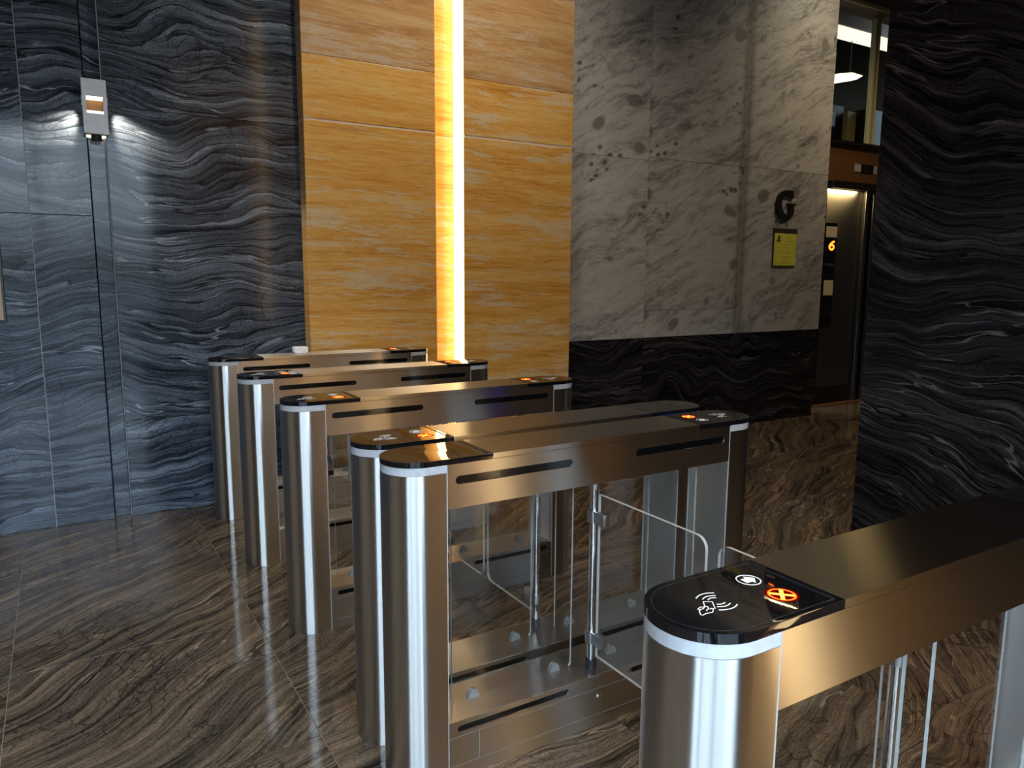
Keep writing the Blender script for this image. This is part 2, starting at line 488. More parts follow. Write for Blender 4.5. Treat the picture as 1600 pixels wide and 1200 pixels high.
def prism(bm, pts, z0, z1, bev=0.0, axis='Z', mi=0, side_mi=None):
    """extrude a closed 2-D outline; axis Z: (x,y)->z, axis Y: (x,z)->y, axis X: (y,z)->x"""
    def co(p, h):
        if axis == 'Z':
            return (p[0], p[1], h)
        if axis == 'Y':
            return (p[0], h, p[1])
        return (h, p[0], p[1])
    lo = [bm.verts.new(co(p, z0)) for p in pts]
    hi = [bm.verts.new(co(p, z1)) for p in pts]
    f0 = bm.faces.new(lo)
    f1 = bm.faces.new(hi)
    f0.material_index = f1.material_index = mi
    n = len(pts)
    for i in range(n):
        f = bm.faces.new((lo[i], lo[(i + 1) % n], hi[(i + 1) % n], hi[i]))
        f.material_index = mi if side_mi is None else side_mi
    if bev:
        es = list(f1.edges)
        bmesh.ops.bevel(bm, geom=es, offset=bev, segments=2, affect='EDGES', profile=0.5)
    return bm


def cyl(bm, c, r, z0, z1, seg=24, r2=None):
    res = bmesh.ops.create_cone(bm, cap_ends=True, segments=seg, radius1=r, radius2=r if r2 is None else r2, depth=z1 - z0)
    bmesh.ops.translate(bm, verts=res['verts'], vec=(c[0], c[1], (z0 + z1) / 2))
    return bm


def plate(name, outer, holes, y0, y1):
    """flat plate in the xz plane with real holes, thickness along y"""
    cu = bpy.data.curves.new(name, 'CURVE')
    cu.dimensions = '2D'
    cu.fill_mode = 'BOTH'
    cu.extrude = abs(y1 - y0) / 2
    for ring in [outer] + holes:
        s = cu.splines.new('POLY')
        s.points.add(len(ring) - 1)
        for p, q in zip(s.points, ring):
            p.co = (q[0], q[1], 0, 1)
        s.use_cyclic_u = True
    o = bpy.data.objects.new(name, cu)
    col.objects.link(o)
    dg = bpy.context.evaluated_depsgraph_get()
    me = bpy.data.meshes.new_from_object(o.evaluated_get(dg))
    bpy.data.objects.remove(o)
    bpy.data.curves.remove(cu)
    me.transform(Matrix.Translation((0, (y0 + y1) / 2, 0)) @ Matrix.Rotation(math.pi / 2, 4, 'X'))
    me.name = name
    me.materials.clear()
    return me


def stadium(x0, x1, zc, h, seg=8):
    r = h / 2
    pts = []
    for i in range(seg + 1):
        t = -math.pi / 2 + math.pi * i / seg
        pts.append((x1 - r + r * math.cos(t), zc + r * math.sin(t)))
    for i in range(seg + 1):
        t = math.pi / 2 + math.pi * i / seg
        pts.append((x0 + r + r * math.cos(t), zc + r * math.sin(t)))
    return pts


def stroke(bm, pts, w, z0, z1, closed=False, taper=False):
    """a thin raised ribbon following a polyline in the xy plane"""
    n = len(pts)
    P2 = [Vector(p) for p in pts]
    L, Rr = [], []
    for i in range(n):
        a = P2[(i - 1) % n] if (closed or i > 0) else P2[i]
        b = P2[(i + 1) % n] if (closed or i < n - 1) else P2[i]
        d = (b - a).normalized()
        nn = Vector((-d.y, d.x))
        ww = w
        if taper:
            t = i / (n - 1)
            ww = w * (0.45 + 0.55 * math.sin(math.pi * min(0.75, 0.12 + t)))
        L.append(P2[i] + nn * ww / 2)
        Rr.append(P2[i] - nn * ww / 2)
    tl = [bm.verts.new((p.x, p.y, z1)) for p in L]
    tr = [bm.verts.new((p.x, p.y, z1)) for p in Rr]
    bl = [bm.verts.new((p.x, p.y, z0)) for p in L]
    br = [bm.verts.new((p.x, p.y, z0)) for p in Rr]
    rng = range(n) if closed else range(n - 1)
    for i in rng:
        j = (i + 1) % n
        bm.faces.new((tl[i], tl[j], tr[j], tr[i]))
        bm.faces.new((bl[i], bl[j], tl[j], tl[i]))
        bm.faces.new((br[i], br[j], tr[j], tr[i]))
    if not closed:
        bm.faces.new((tl[0], tr[0], br[0], bl[0]))
        bm.faces.new((tl[-1], tr[-1], br[-1], bl[-1]))


def smooth_pts(pts, k=5):
    out = []
    n = len(pts)
    for i in range(n - 1):
        p0, p1, p2, p3 = pts[max(0, i - 1)], pts[i], pts[i + 1], pts[min(n - 1, i + 2)]
        for j in range(k):
            t = j / k
            out.append(tuple(0.5 * ((2 * p1[a]) + (-p0[a] + p2[a]) * t + (2 * p0[a] - 5 * p1[a] + 4 * p2[a] - p3[a]) * t * t
                                    + (-p0[a] + 3 * p1[a] - 3 * p2[a] + p3[a]) * t ** 3) for a in (0, 1)))
    out.append(pts[-1])
    return out


def thing(name, label, cat, loc=(0, 0, 0), group=None, rotz=0.0):
    o = bpy.data.objects.new(name, None)
    o.empty_display_size = 0.1
    col.objects.link(o)
    o.location = loc
    o.rotation_euler = (0, 0, rotz)
    o['label'] = label
    o['category'] = cat
    if group:
        o['group'] = group
    return o


def tag(o, label, cat, group=None):
    o['label'] = label
    o['category'] = cat
    if group:
        o['group'] = group
    return o


def struct(o, label=None):
    o['kind'] = 'structure'
    if label:
        o['label'] = label
    return o


# ------------------------------------------------------------------ floor
XL, XR, YF, YB, ZC = -6.5, 10.0, -0.85, 5.22, 5.0
floor = struct(bx('floor', XL - 0.1, XR + 0.1, YF - 0.3, 7.4, -0.08, -0.004, 'grout'), 'floor of brown wavy polished stone tiles')
TX, TY = 0.904, 0.96
G_ = 0.0016
tile_me = None
x_lines = [0.648 + TX * k for k in range(-8, 12)]
y_lines = [3.24 + TY * k for k in range(-5, 4)]
for i in range(len(x_lines) - 1):
    for j in range(len(y_lines) - 1):
        x0, x1 = max(x_lines[i], XL), min(x_lines[i + 1], XR)
        y0, y1 = max(y_lines[j], YF - 0.2), y_lines[j + 1]
        if x1 - x0 < 0.02 or y1 - y0 < 0.02:
            continue
        full = abs(x1 - x0 - TX) < 1e-6 and abs(y1 - y0 - TY) < 1e-6
        if full and tile_me is not None:
            o = bpy.data.objects.new('tile', tile_me)
            col.objects.link(o)
            o.parent = floor
            o.location = (x0, y0, 0)
            continue
        o = bx('tile', G_, x1 - x0 - G_, G_, y1 - y0 - G_, -0.012, 0.0, 'floor_stone', floor, 0.0006, (x0, y0, 0))
        if full:
            tile_me = o.data

# ------------------------------------------------------------------ back wall
wall_back = struct(bx('wall_back', XL - 0.1, 7.0, 5.30, 5.5, -0.05, ZC, 'backing'), 'back wall clad in dark, honey and pale stone')


def panel(name, x0, x1, yf, z0, z1, mat, parent=wall_back, t=0.10, g=0.0012, bev=0.001, sgn=1):
    ya, yb = (yf, yf + t) if sgn > 0 else (yf - t, yf)
    return bx(name, x0 + g, x1 - g, ya, yb, z0 + g, z1 - g, mat, parent, bev)


YD = 5.10
for x0, x1, rows in ((-6.5, -2.8, (0.0, 1.84, 3.07, 5.0)), (-2.8, -1.0, (0.0, 1.84, 3.07, 5.0)), (-1.0, -0.10, (0.0, 1.84, 3.07, 5.0)), (-0.10, 0.21, (0.0, 1.84, 3.07, 5.0)),
                     (0.305, 1.50, (0.0, 0.61, 2.47, 5.0))):
    for z0, z1 in zip(rows, rows[1:]):
        panel('stone_panel', x0, x1, YD, z0, z1, 'wall_stone', t=0.20, g=0.0015)
bx('filler_or_lit_edge', -0.104, -0.096, YD + 0.0015, YD + 0.1, 0.0, ZC, 'pale_filler_lit_edge', wall_back)
bx('filler_or_lit_edge', 0.3015, 0.3045, YD + 0.001, YD + 0.05, 0.0, ZC, 'pale_filler_lit_edge', wall_back)  # pale strip painting the lit right side of the niche
panel('niche_panel', 0.2155, 0.315, YD + 0.05, 0.0, ZC, 'wall_stone', t=0.14)  # left gap bares dark backing to draw the niche's shadow line

YO = 4.98
for x0, x1 in ((1.432, 2.368), (2.592, 3.556)):
    for z0, z1 in ((0.0, 2.497), (2.507, 2.905), (2.905, 5.0)):
        panel('travertine_panel', x0, x1, YO, z0, z1, 'travertine_brown' if z0 > 2.8 else 'travertine', t=0.31, g=0.0008, bev=0.004)
for x0, x1 in ((1.437, 2.364), (2.60, 3.551)):
    bx('filler_or_lit_edge', x0, x1, YO + 0.003, YO + 0.2, 2.494, 2.510, 'pale_joint', wall_back)
for z0, z1 in ((0.0, 2.497), (2.507, 5.0)):
    panel('travertine_panel', 2.360, 2.600, 5.13, z0, z1, 'travertine', t=0.15, g=0.0008)
bx('filler_or_lit_edge', 2.362, 2.586, 5.133, 5.2, 2.494, 2.510, 'pale_joint', wall_back)
led = bx('light_strip', 2.584, 2.5915, 4.986, 5.128, 0.06, 4.95, 'led')
tag(led, 'tall glowing warm white light strip in the recess of the honey stone wall', 'light strip')

YG = 5.22
for x0, x1, rows in ((3.50, 4.556, (0.945, 2.515, 4.25, 5.0)), (4.556, 5.765, (0.945, 1.195, 2.545, 4.25, 5.0)),
                     (5.765, 7.03, (0.945, 2.56, 4.25, 5.0))):
    for z0, z1 in zip(rows, rows[1:]):
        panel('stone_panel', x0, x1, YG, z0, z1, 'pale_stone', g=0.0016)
for x0, x1 in ((3.50, 4.556), (4.556, 7.005)):
    panel('plinth_panel', x0, x1, YG + 0.004, 0.0, 0.945, 'base_stone', g=0.0012)

# letter and notice on the pale stone
GP = [(6.479, 2.362), (6.44, 2.369), (6.387, 2.371), (6.345, 2.366), (6.31, 2.355), (6.28, 2.339), (6.258, 2.317), (6.243, 2.293),
      (6.234, 2.265), (6.231, 2.238), (6.233, 2.21), (6.237, 2.175), (6.245, 2.145), (6.257, 2.122), (6.276, 2.102), (6.297, 2.088),
      (6.323, 2.078), (6.363, 2.072), (6.393, 2.075), (6.42, 2.084), (6.447, 2.098), (6.467, 2.114), (6.484, 2.130), (6.494, 2.150),
      (6.494, 2.222), (6.518, 2.228), (6.518, 2.241), (6.394, 2.241), (6.394, 2.228), (6.421, 2.220), (6.428, 2.165),
      (6.425, 2.142), (6.412, 2.130), (6.39, 2.126), (6.365, 2.132), (6.345, 2.147), (6.328, 2.168), (6.315, 2.192), (6.306, 2.225),
      (6.302, 2.255), (6.307, 2.277), (6.316, 2.293), (6.332, 2.303), (6.354, 2.309), (6.378, 2.311), (6.404, 2.307), (6.420, 2.299),
      (6.434, 2.289), (6.455, 2.287), (6.479, 2.290)]
tag(bm_obj('wall_letter', prism(bmesh.new(), GP, YG - 0.022, YG + 0.001, axis='Y'), 'black_letter'),
    'raised black letter G on the pale stone wall above the yellow notice', 'letter')
nt = thing('wall_notice', 'yellow paper notice with dark brown header strip on the pale stone wall', 'notice', (6.40, YG, 1.80))
bx('backboard', -0.175, 0.175, -0.012, 0.0, -0.190, 0.190, 'header', nt, 0.002)
bx('paper', -0.166, 0.168, -0.0145, -0.0115, -0.182, 0.140, 'yellow_paper', nt)
ink = bmesh.new()
for (a, b, z, h) in ((0.03, 0.13, 0.062, 0.008), (-0.02, 0.15, 0.030, 0.006), (-0.14, -0.06, -0.005, 0.008), (0.0, 0.07, -0.005, 0.006),
                     (-0.13, 0.15, -0.035, 0.004), (-0.12, -0.05, -0.055, 0.007), (0.02, 0.09, -0.055, 0.006), (-0.04, 0.08, -0.095, 0.009),
                     (-0.02, 0.05, -0.125, 0.007), (-0.15, 0.15, -0.160, 0.003)):
    box(ink, a, b, -0.0152, -0.0140, z - h / 2, z + h / 2)
bm_obj('text_line', ink, 'olive_ink', nt)
icon = [(-0.135, 0.055), (-0.075, 0.055), (-0.080, 0.075), (-0.092, 0.085), (-0.080, 0.095), (-0.080, 0.115), (-0.100, 0.122),
        (-0.120, 0.105), (-0.115, 0.090), (-0.128, 0.075)]
bm_obj('emblem', prism(bmesh.new(), icon, -0.0155, -0.0140, axis='Y'), 'dark_ink', nt)
em2 = [(0.05 + 0.014 * math.cos(t * math.pi / 4), 0.10 + 0.014 * math.sin(t * math.pi / 4)) for t in range(8)]
bm_obj('seal', prism(bmesh.new(), em2, -0.0155, -0.0140, axis='Y'), 'olive_ink', nt)

# ------------------------------------------------------------------ sconce in the niche of the dark wall
sc = thing('wall_sconce', 'grey box wall sconce with lit window high on the dark wavy stone wall', 'wall lamp', (0.2575, YD, 2.295))
hw = 0.062
dp = -0.085
bx('lower_box', -hw, hw, dp, 0.012, 0.0, 0.112, 'sconce_grey', sc, 0.001)
bx('upper_box', -hw, hw, dp, 0.012, 0.205, 0.298, 'sconce_grey', sc, 0.001)
fr = plate('front_plate', [(-hw, 0.0), (hw, 0.0), (hw, 0.298), (-hw, 0.298)], [[(-0.042, 0.108), (0.042, 0.108), (0.042, 0.208), (-0.042, 0.208)]],
           dp - 0.004, dp)
link('front_plate', fr, 'sconce_grey', sc)
lamp_b = bmesh.new()
box(lamp_b, -0.043, 0.043, dp + 0.006, -0.010, 0.196, 0.205)
bm_obj('lamp', lamp_b, 'sconce_lamp', sc)['label'] = 'glowing warm lamp lens'
bm_obj('lower_lens', box(bmesh.new(), -0.043, 0.043, dp + 0.004, -0.010, 0.112, 0.126), 'sconce_lamp', sc)
for s_ in (-1, 1):
    bx('cheek', s_ * hw - 0.003, s_ * hw + 0.003, dp, 0.0, 0.166, 0.205, 'sconce_grey', sc)
bx('reflector', -0.046, 0.046, -0.008, 0.0, 0.126, 0.196, 'bronze', sc)
cylb = bmesh.new()
cyl(cylb, (0, -0.02), 0.028, -0.030, 0.0, 20)
bm_obj('lower_spot', cylb, 'black_matt', sc)
bx('lower_lamp', -0.05, 0.05, -0.016, 0.05, -0.004, 0.0, 'sconce_lamp', sc)
for s_ in (-1, 1):
    light('sconce_light', 'SPOT', (0.2575 + s_ * 0.067, YD - 0.040, 2.295 + 0.160), 42.0, (1.0, 0.86, 0.64), 0.008,
          (0.2575 + s_ * 0.30, YD - 0.004, 2.295 - 0.14), 66, 0.8)

# ------------------------------------------------------------------ lift lobby at the far right
YL = 5.60
wall_far = struct(bx('wall_far', 7.0, 10.1, 5.66, 5.72, -0.05, 2.56, 'dark_frame'), 'dark wall around the lift')
bx('jamb_panel', 6.95, 7.53, 5.585, 5.66, 0.0, 3.0, 'dark_frame', wall_far)
bx('lintel', 7.53, 8.42, 5.50, 5.66, 2.495, 2.575, 'dark_frame', wall_far)
bx('header_panel', 7.48, 10.0, 5.57, 5.66, 2.575, 3.00, 'bronze', wall_far, 0.002)
bx('jamb', 8.42, 10.0, 5.55, 5.66, 0.0, 2.56, 'dark_frame', wall_far)
bx('jamb_trim', 8.345, 8.41, 5.56, 5.66, 0.0, 2.495, 'lift_steel', wall_far, 0.002)
bx('jamb_trim', 8.205, 8.265, 5.56, 5.66, 0.0, 2.495, 'lift_steel', wall_far, 0.002)
bx('jamb_trim', 8.158, 8.20, 5.60, 5.66, 0.0, 2.495, 'dark_frame', wall_far, 0.001)
d1 = struct(bx('door_1', 7.50, 8.155, 5.60, 5.63, 0.215, 2.495, 'lift_steel', None, 0.002), 'steel lift door glowing gold near its top')
bx('kick_plate', 7.50, 8.155, 5.595, 5.63, 0.0, 0.212, 'dark_frame', d1, 0.001)
bx('threshold', 7.1, 8.42, 5.50, 5.60, 0.0, 0.012, 'bronze', d1, 0.001)
ip = thing('floor_indicator', 'small dark floor indicator window in a steel plate above the lift door', 'display', (8.165, 5.57, 2.75))
bx('plate', -0.21, 0.21, -0.008, 0.0, -0.045, 0.045, 'plate_grey', ip, 0.002)
bx('screen', -0.095, 0.138, -0.0105, -0.007, -0.047, 0.047, 'black_gloss', ip, 0.001)
cp = thing('call_panel', 'black lift call panel with a red digit between two cream stickers', 'control panel', (7.57, 5.55, 1.55))
bx('back_plate', -0.17, 0.11, -0.012, 0.034, -0.62, 0.56, 'black_gloss', cp, 0.002)
bx('sticker', -0.086, 0.108, -0.0135, -0.0115, 0.400, 0.520, 'sticker', cp)
bx('sticker', -0.070, 0.098, -0.0135, -0.0115, -0.255, -0.085, 'sticker', cp)
bx('label_strip', -0.066, 0.095, -0.0135, -0.0115, 0.085, 0.106, 'cast_metal', cp)
six = smooth_pts([(0.072, 0.352), (0.040, 0.345), (-0.005, 0.315), (-0.014, 0.290), (0.005, 0.268), (0.038, 0.264), (0.062, 0.280),
                  (0.062, 0.300), (0.038, 0.313), (0.008, 0.308), (-0.008, 0.296)], 4)
sb = bmesh.new()
stroke(sb, six, 0.022, 0.0, 0.002)
so = bm_obj('digit', sb, 'digit', cp)
so['label'] = 'glowing red digit 6'
so.data.transform(Matrix.Translation((0, -0.0125, 0)) @ Matrix.Rotation(math.pi / 2, 4, 'X'))
bt = bmesh.new()
for kz in range(5):
    box(bt, -0.06, 0.07, -0.0135, -0.0115, -0.34 - kz * 0.035, -0.325 - kz * 0.035)
bm_obj('button_grille', bt, 'black_matt', cp)

# transom window above the lift, with a made-up room holding its reflections
w2 = struct(bx('window_2', 7.0, 10.0, 5.52, 5.62, 2.985, 3.02, 'dark_frame'), 'tall transom glazing above the lift door')
bx('glass_pane', 7.40, 8.18, 5.595, 5.603, 3.02, 4.42, 'pane_dim', w2)
bx('glass_pane', 8.27, 9.95, 5.595, 5.603, 3.02, 4.42, 'pane_dim', w2)
bx('mullion', 8.178, 8.205, 5.57, 5.63, 3.02, 4.42, 'post_cream', w2, 0.004)
bx('mullion', 8.245, 8.272, 5.57, 5.63, 3.02, 4.42, 'post_cream', w2, 0.004)
bx('mullion', 8.20, 8.25, 5.60, 5.64, 3.02, 4.42, 'dark_frame', w2)
bx('mullion', 7.34, 7.40, 5.57, 5.63, 3.02, 4.42, 'dark_frame', w2)
struct(bx('trim_1', 7.03, 10.1, 5.40, 5.66, 4.415, 5.0, 'soffit', None, 0.002), 'brown soffit above the transom')
bx('soffit_edge', 7.03, 10.1, 5.385, 5.41, 4.405, 4.445, 'post_cream', bpy.data.objects['trim_1'], 0.001)['label'] = 'pale edge strip'
wu = struct(bx('added_room_wall', 6.84, 12.06, 7.30, 7.36, 2.9, 5.1, 'dim'), 'made-up dim room behind the transom glazing, holding its reflections')
struct(bx('added_room_floor', 6.84, 12.06, 5.66, 7.30, 2.90, 2.97, 'dim'), 'floor of the made-up room behind the transom')
struct(bx('added_room_ceiling', 6.84, 12.06, 5.66, 7.30, 5.04, 5.1, 'dim'), 'ceiling of the made-up room behind the transom')
struct(bx('added_room_left_side', 6.84, 6.9, 5.72, 7.30, 2.97, 5.04, 'dim'), 'left side of the made-up room behind the transom')
struct(bx('added_room_right_side', 12.0, 12.06, 5.72, 7.30, 2.97, 5.04, 'dim'), 'right side of the made-up room behind the transom')
tb = thing('reflected_tube_light', 'long white tube light placed behind the transom glass as a reflection near the top', 'ceiling light', (9.3, 6.5, 4.53))
bx('diffuser', -1.6, 1.6, -0.05, 0.05, 0.0, 0.13, 'tube', tb, 0.01)
bx('housing', -1.62, 1.62, -0.07, 0.07, 0.13, 0.50, 'soffit', tb, 0.004)
wl = thing('reflected_lamp', 'slanted warm lamp placed behind the transom glass as a reflection below the tube light', 'lamp', (9.0, 6.5, 4.06))
wlb = bmesh.new()
prism(wlb, [(-0.30, -0.085), (-0.26, -0.095), (0.15, 0.0), (0.27, 0.06), (0.05, 0.07), (-0.25, 0.015), (-0.30, -0.01)], -0.04, 0.04, axis='Y')
bm_obj('shade', wlb, 'reflected_warm_lamp', wl)
bm_obj('rod', cyl(bmesh.new(), (0.05, 0.0), 0.006, 0.06, 0.47, 8), 'black_matt', wl)
tag(bx('post', 8.66, 8.82, 6.20, 6.32, 2.97, 3.56, 'post_cream', None, 0.004), 'cream post placed behind the transom glass as a reflection between dark cabinets', 'post')
tag(bx('cabinet', 8.86, 9.45, 6.10, 6.5, 2.97, 3.60, 'black_matt', None, 0.006), 'black cabinet right of the cream post placed behind the transom glass as a reflection', 'cabinet')
cb2 = thing('cabinet', 'narrow black cabinet with small whitish panel left of the cream post placed behind transom glass as a reflection', 'cabinet', (8.495, 6.425, 2.97))
bx('body', -0.135, 0.135, -0.175, 0.175, 0.0, 0.65, 'black_matt', cb2, 0.006)
bx('panel_light', -0.12, -0.035, -0.19, -0.174, 0.39, 0.56, 'white_plastic', cb2, 0.004)
# edge of a framed board on the dark wall at the left border
fb = thing('framed_board', 'tan framed board on the dark wall at the left border of the view', 'board', (-0.488, YD, 1.235))
bx('frame', -0.24, 0.235, -0.03, 0.0, 0.0, 0.43, 'dark_frame', fb, 0.003)
bx('board', -0.225, 0.222, -0.034, -0.028, 0.012, 0.418, 'board_tan', fb)

# ------------------------------------------------------------------ column at the right
colm = struct(bx('column', 3.99, 5.35, 1.22, 2.62, -0.01, ZC, 'backing'), 'dark wavy stone column at the right')
panel('stone_panel', 0, 1, 0, 0, 1, 'column_stone', colm)
bpy.data.objects.remove(colm.children[0])
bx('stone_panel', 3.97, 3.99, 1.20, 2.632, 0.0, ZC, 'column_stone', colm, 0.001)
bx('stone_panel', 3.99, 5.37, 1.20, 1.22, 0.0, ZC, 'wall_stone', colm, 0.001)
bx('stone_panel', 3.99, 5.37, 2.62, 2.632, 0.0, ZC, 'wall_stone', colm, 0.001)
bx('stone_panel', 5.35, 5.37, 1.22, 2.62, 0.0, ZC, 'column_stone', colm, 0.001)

# ------------------------------------------------------------------ rest of the room
struct(bx('ceiling', XL - 0.1, XR + 0.1, YF - 0.3, 5.66, ZC, ZC + 0.1, 'ceiling'))
wl_ = struct(bx('wall_left', XL - 0.1, XL, YF - 0.2, 5.5, 0.0, ZC, 'backing'))
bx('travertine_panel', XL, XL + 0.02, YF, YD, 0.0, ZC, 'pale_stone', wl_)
wr_ = struct(bx('wall_right', XR, XR + 0.1, YF - 0.2, 5.66, 0.0, ZC, 'backing'))
bx('stone_panel', XR - 0.02, XR, YF, 5.55, 0.0, ZC, 'side_stone', wr_)
# entrance side: glazing at the left, honey stone with its own light strip, dark stone beyond
wf = struct(bx('wall_front', 1.12, XR, YF - 0.30, YF - 0.22, 0.0, ZC, 'backing'))
bx('stone_panel', XL, 1.12, YF - 0.2, YF, 3.35, ZC, 'wall_stone', wf)
bx('stone_panel', XL, -2.6, YF - 0.2, YF, 0.0, 3.35, 'wall_stone', wf)
bx('stone_panel', 1.12, 1.43, YF - 0.22, YF, 0.0, ZC, 'wall_stone', wf)
bx('travertine_panel', 1.432, 2.368, YF - 0.22, YF + 0.12, 0.0, ZC, 'travertine', wf, 0.003)
bx('travertine_panel', 2.592, 3.556, YF - 0.22, YF + 0.12, 0.0, ZC, 'travertine', wf, 0.003)
bx('travertine_panel', 2.36, 2.60, YF - 0.22, YF - 0.03, 0.0, ZC, 'travertine', wf)
bx('stone_panel', 3.556, XR, YF - 0.22, YF, 0.0, ZC, 'wall_stone', wf)
led2 = bx('light_strip', 2.584, 2.5915, YF - 0.028, YF + 0.114, 0.06, 4.95, 'led_dim')
tag(led2, 'warm light strip in the honey stone wall behind the camera', 'light strip')
struct(bx('ground_street', -40, 40, -60, YF - 0.32, -0.12, -0.03, 'paving'), 'paving outside the entrance')
struct(bx('added_building', -30, -2.2, -22, -20, -0.03, 9.0, 'added_building_wall'), 'unseen building front across the street, added to vary the reflections')  # unseen building added to break up daylight reflected in the dark wall
w1 = struct(bx('window_1', -2.6, 1.12, YF - 0.14, YF - 0.06, 0.0, 0.06, 'dark_frame'), 'entrance glazing behind the camera')
bx('head_rail', -2.6, 1.12, YF - 0.14, YF - 0.06, 3.28, 3.35, 'dark_frame', w1)
bx('mullion', -1.39, -1.33, YF - 0.14, YF - 0.06, 0.06, 3.28, 'dark_frame', w1)
bx('mullion', -0.15, -0.09, YF - 0.14, YF - 0.06, 0.06, 3.28, 'dark_frame', w1)
for a, b in ((-2.6, -1.39), (-1.33, -0.15), (-0.09, 1.12)):
    bx('glass_pane', a, b, YF - 0.104, YF - 0.096, 0.06, 3.28, 'pane', w1)

# ------------------------------------------------------------------ turnstiles
S = 1.1358
RR = 0.0994
UC = 0.0569
CAPL = 0.1518
ZCAP = 0.9836


def d_outline(u1, r=RR, uc=UC, seg=24):
    pts = []
    for i in range(seg + 1):
        t = math.pi / 2 + math.pi * i / seg
        pts.append((-uc + r * math.cos(t), r * math.sin(t)))
    pts.append((u1, -r))
    pts.append((u1, r))
    return pts


def mirror_me(me):
    """the same mesh turned half round for the other end of the gate"""
    m2 = me.copy()
    m2.transform(Matrix.Translation((S, 0, 0)) @ Matrix.Rotation(math.pi, 4, 'Z'))
    return m2


def mesh_of(o):
    me = o.data
    bpy.data.objects.remove(o)
    return me


T = {}
T['pillar'] = mesh_of(bm_obj('pillar', prism(bmesh.new(), d_outline(0.0), 0.0, 0.9595), 'steel_round', smooth=30))
T['light_band'] = mesh_of(bm_obj('light_band', prism(bmesh.new(), d_outline(-0.0012, RR - 0.0006), 0.960, 0.9832), 'band_white', smooth=30))
T['reader_top'] = mesh_of(bm_obj('reader_top', prism(bmesh.new(), d_outline(CAPL - 0.0008, RR + 0.0006), ZCAP, 1.0, 0.0016), 'black_gloss', smooth=30))
bz = bmesh.new()
stroke(bz, [(x, y) for x, y in d_outline(CAPL - 0.012, RR - 0.011)], 0.0007, 0.9995, 1.0002, True)
T['bezel'] = mesh_of(bm_obj('bezel_line', bz, 'bezel'))
ic = bmesh.new()
zi0, zi1 = 0.9995, 1.0003
ICON = {
    'card': [(-0.0658, -0.0028), (-0.0549, 0.0115), (-0.0427, 0.0037), (-0.0572, -0.0164), (-0.0629, -0.0120)],
    'thumb': [(-0.0829, -0.0045), (-0.0739, -0.001), (-0.068, -0.0038), (-0.0631, -0.0036), (-0.0623, -0.0053), (-0.0647, -0.0095),
              (-0.0673, -0.0124), (-0.0643, -0.0142), (-0.0620, -0.0130)],
    'palm': [(-0.0829, -0.0045), (-0.0815, -0.0079), (-0.0737, -0.0071), (-0.0684, -0.0045)],
    'hand': [(-0.0815, -0.0079), (-0.086, -0.0111), (-0.0932, -0.0214), (-0.0907, -0.0236), (-0.0825, -0.0219), (-0.0704, -0.0239),
             (-0.0654, -0.0202), (-0.0603, -0.015)],
    'finger': [(-0.0675, -0.0123), (-0.0709, -0.0125), (-0.075, -0.0161)],
}
for kx, pts in ICON.items():
    stroke(ic, pts, 0.0017, zi0, zi1)
for pts in ([(-0.0561, 0.0264), (-0.0434, 0.0318), (-0.031, 0.0327), (-0.0224, 0.0305), (-0.0151, 0.0264)],
            [(-0.0499, 0.0181), (-0.0402, 0.022), (-0.0313, 0.0219), (-0.0204, 0.018)],
            [(-0.0441, 0.0118), (-0.0372, 0.0146), (-0.0319, 0.0142), (-0.0261, 0.0114)],
            [(-0.0437, -0.0066), (-0.0379, -0.0097), (-0.0326, -0.01), (-0.0266, -0.0086)],
            [(-0.0501, -0.0135), (-0.0414, -0.0175), (-0.0316, -0.0183), (-0.021, -0.0148)],
            [(-0.056, -0.023), (-0.047, -0.0273), (-0.0346, -0.0293), (-0.0247, -0.0277), (-0.0148, -0.0235)]):
    stroke(ic, smooth_pts(pts, 4), 0.0020, zi0, zi1)
T['card_symbol'] = mesh_of(bm_obj('card_symbol', ic, 'icon_white'))
ar = bmesh.new()
CX, CY = 0.0762, 0.0345
stroke(ar, [(CX + 0.0205 * math.cos(R_(t)), CY + 0.0205 * math.sin(R_(t))) for t in range(0, 360, 12)], 0.0022, zi0, zi1, True)
prism(ar, [(0.0784, 0.0497), (0.0915, 0.0347), (0.0781, 0.0198), (0.0768, 0.0267), (0.0639, 0.0271), (0.0654, 0.0428), (0.0758, 0.0422)], zi0, zi1)
T['arrow_symbol'] = mesh_of(bm_obj('arrow_symbol', ar, 'icon_white'))
xr = bmesh.new()
XX, XY = 0.0770, -0.0350
stroke(xr, [(XX + 0.0215 * math.cos(R_(t)), XY + 0.0215 * math.sin(R_(t))) for t in range(0, 360, 12)], 0.0034, zi0, zi1, True)
T['cross_ring'] = mesh_of(bm_obj('light_ring', xr, 'red_light'))
xa = bmesh.new()
q = 0.0205 * math.cos(R_(45))
stroke(xa, [(XX - q, XY - q), (XX + q, XY + q)], 0.0068, zi0, zi1 + 0.0002)
stroke(xa, [(XX - q, XY + q), (XX + q, XY - q)], 0.0068, zi0, zi1 + 0.0001)
T['cross_arms'] = mesh_of(bm_obj('cross', xa, 'red_core'))

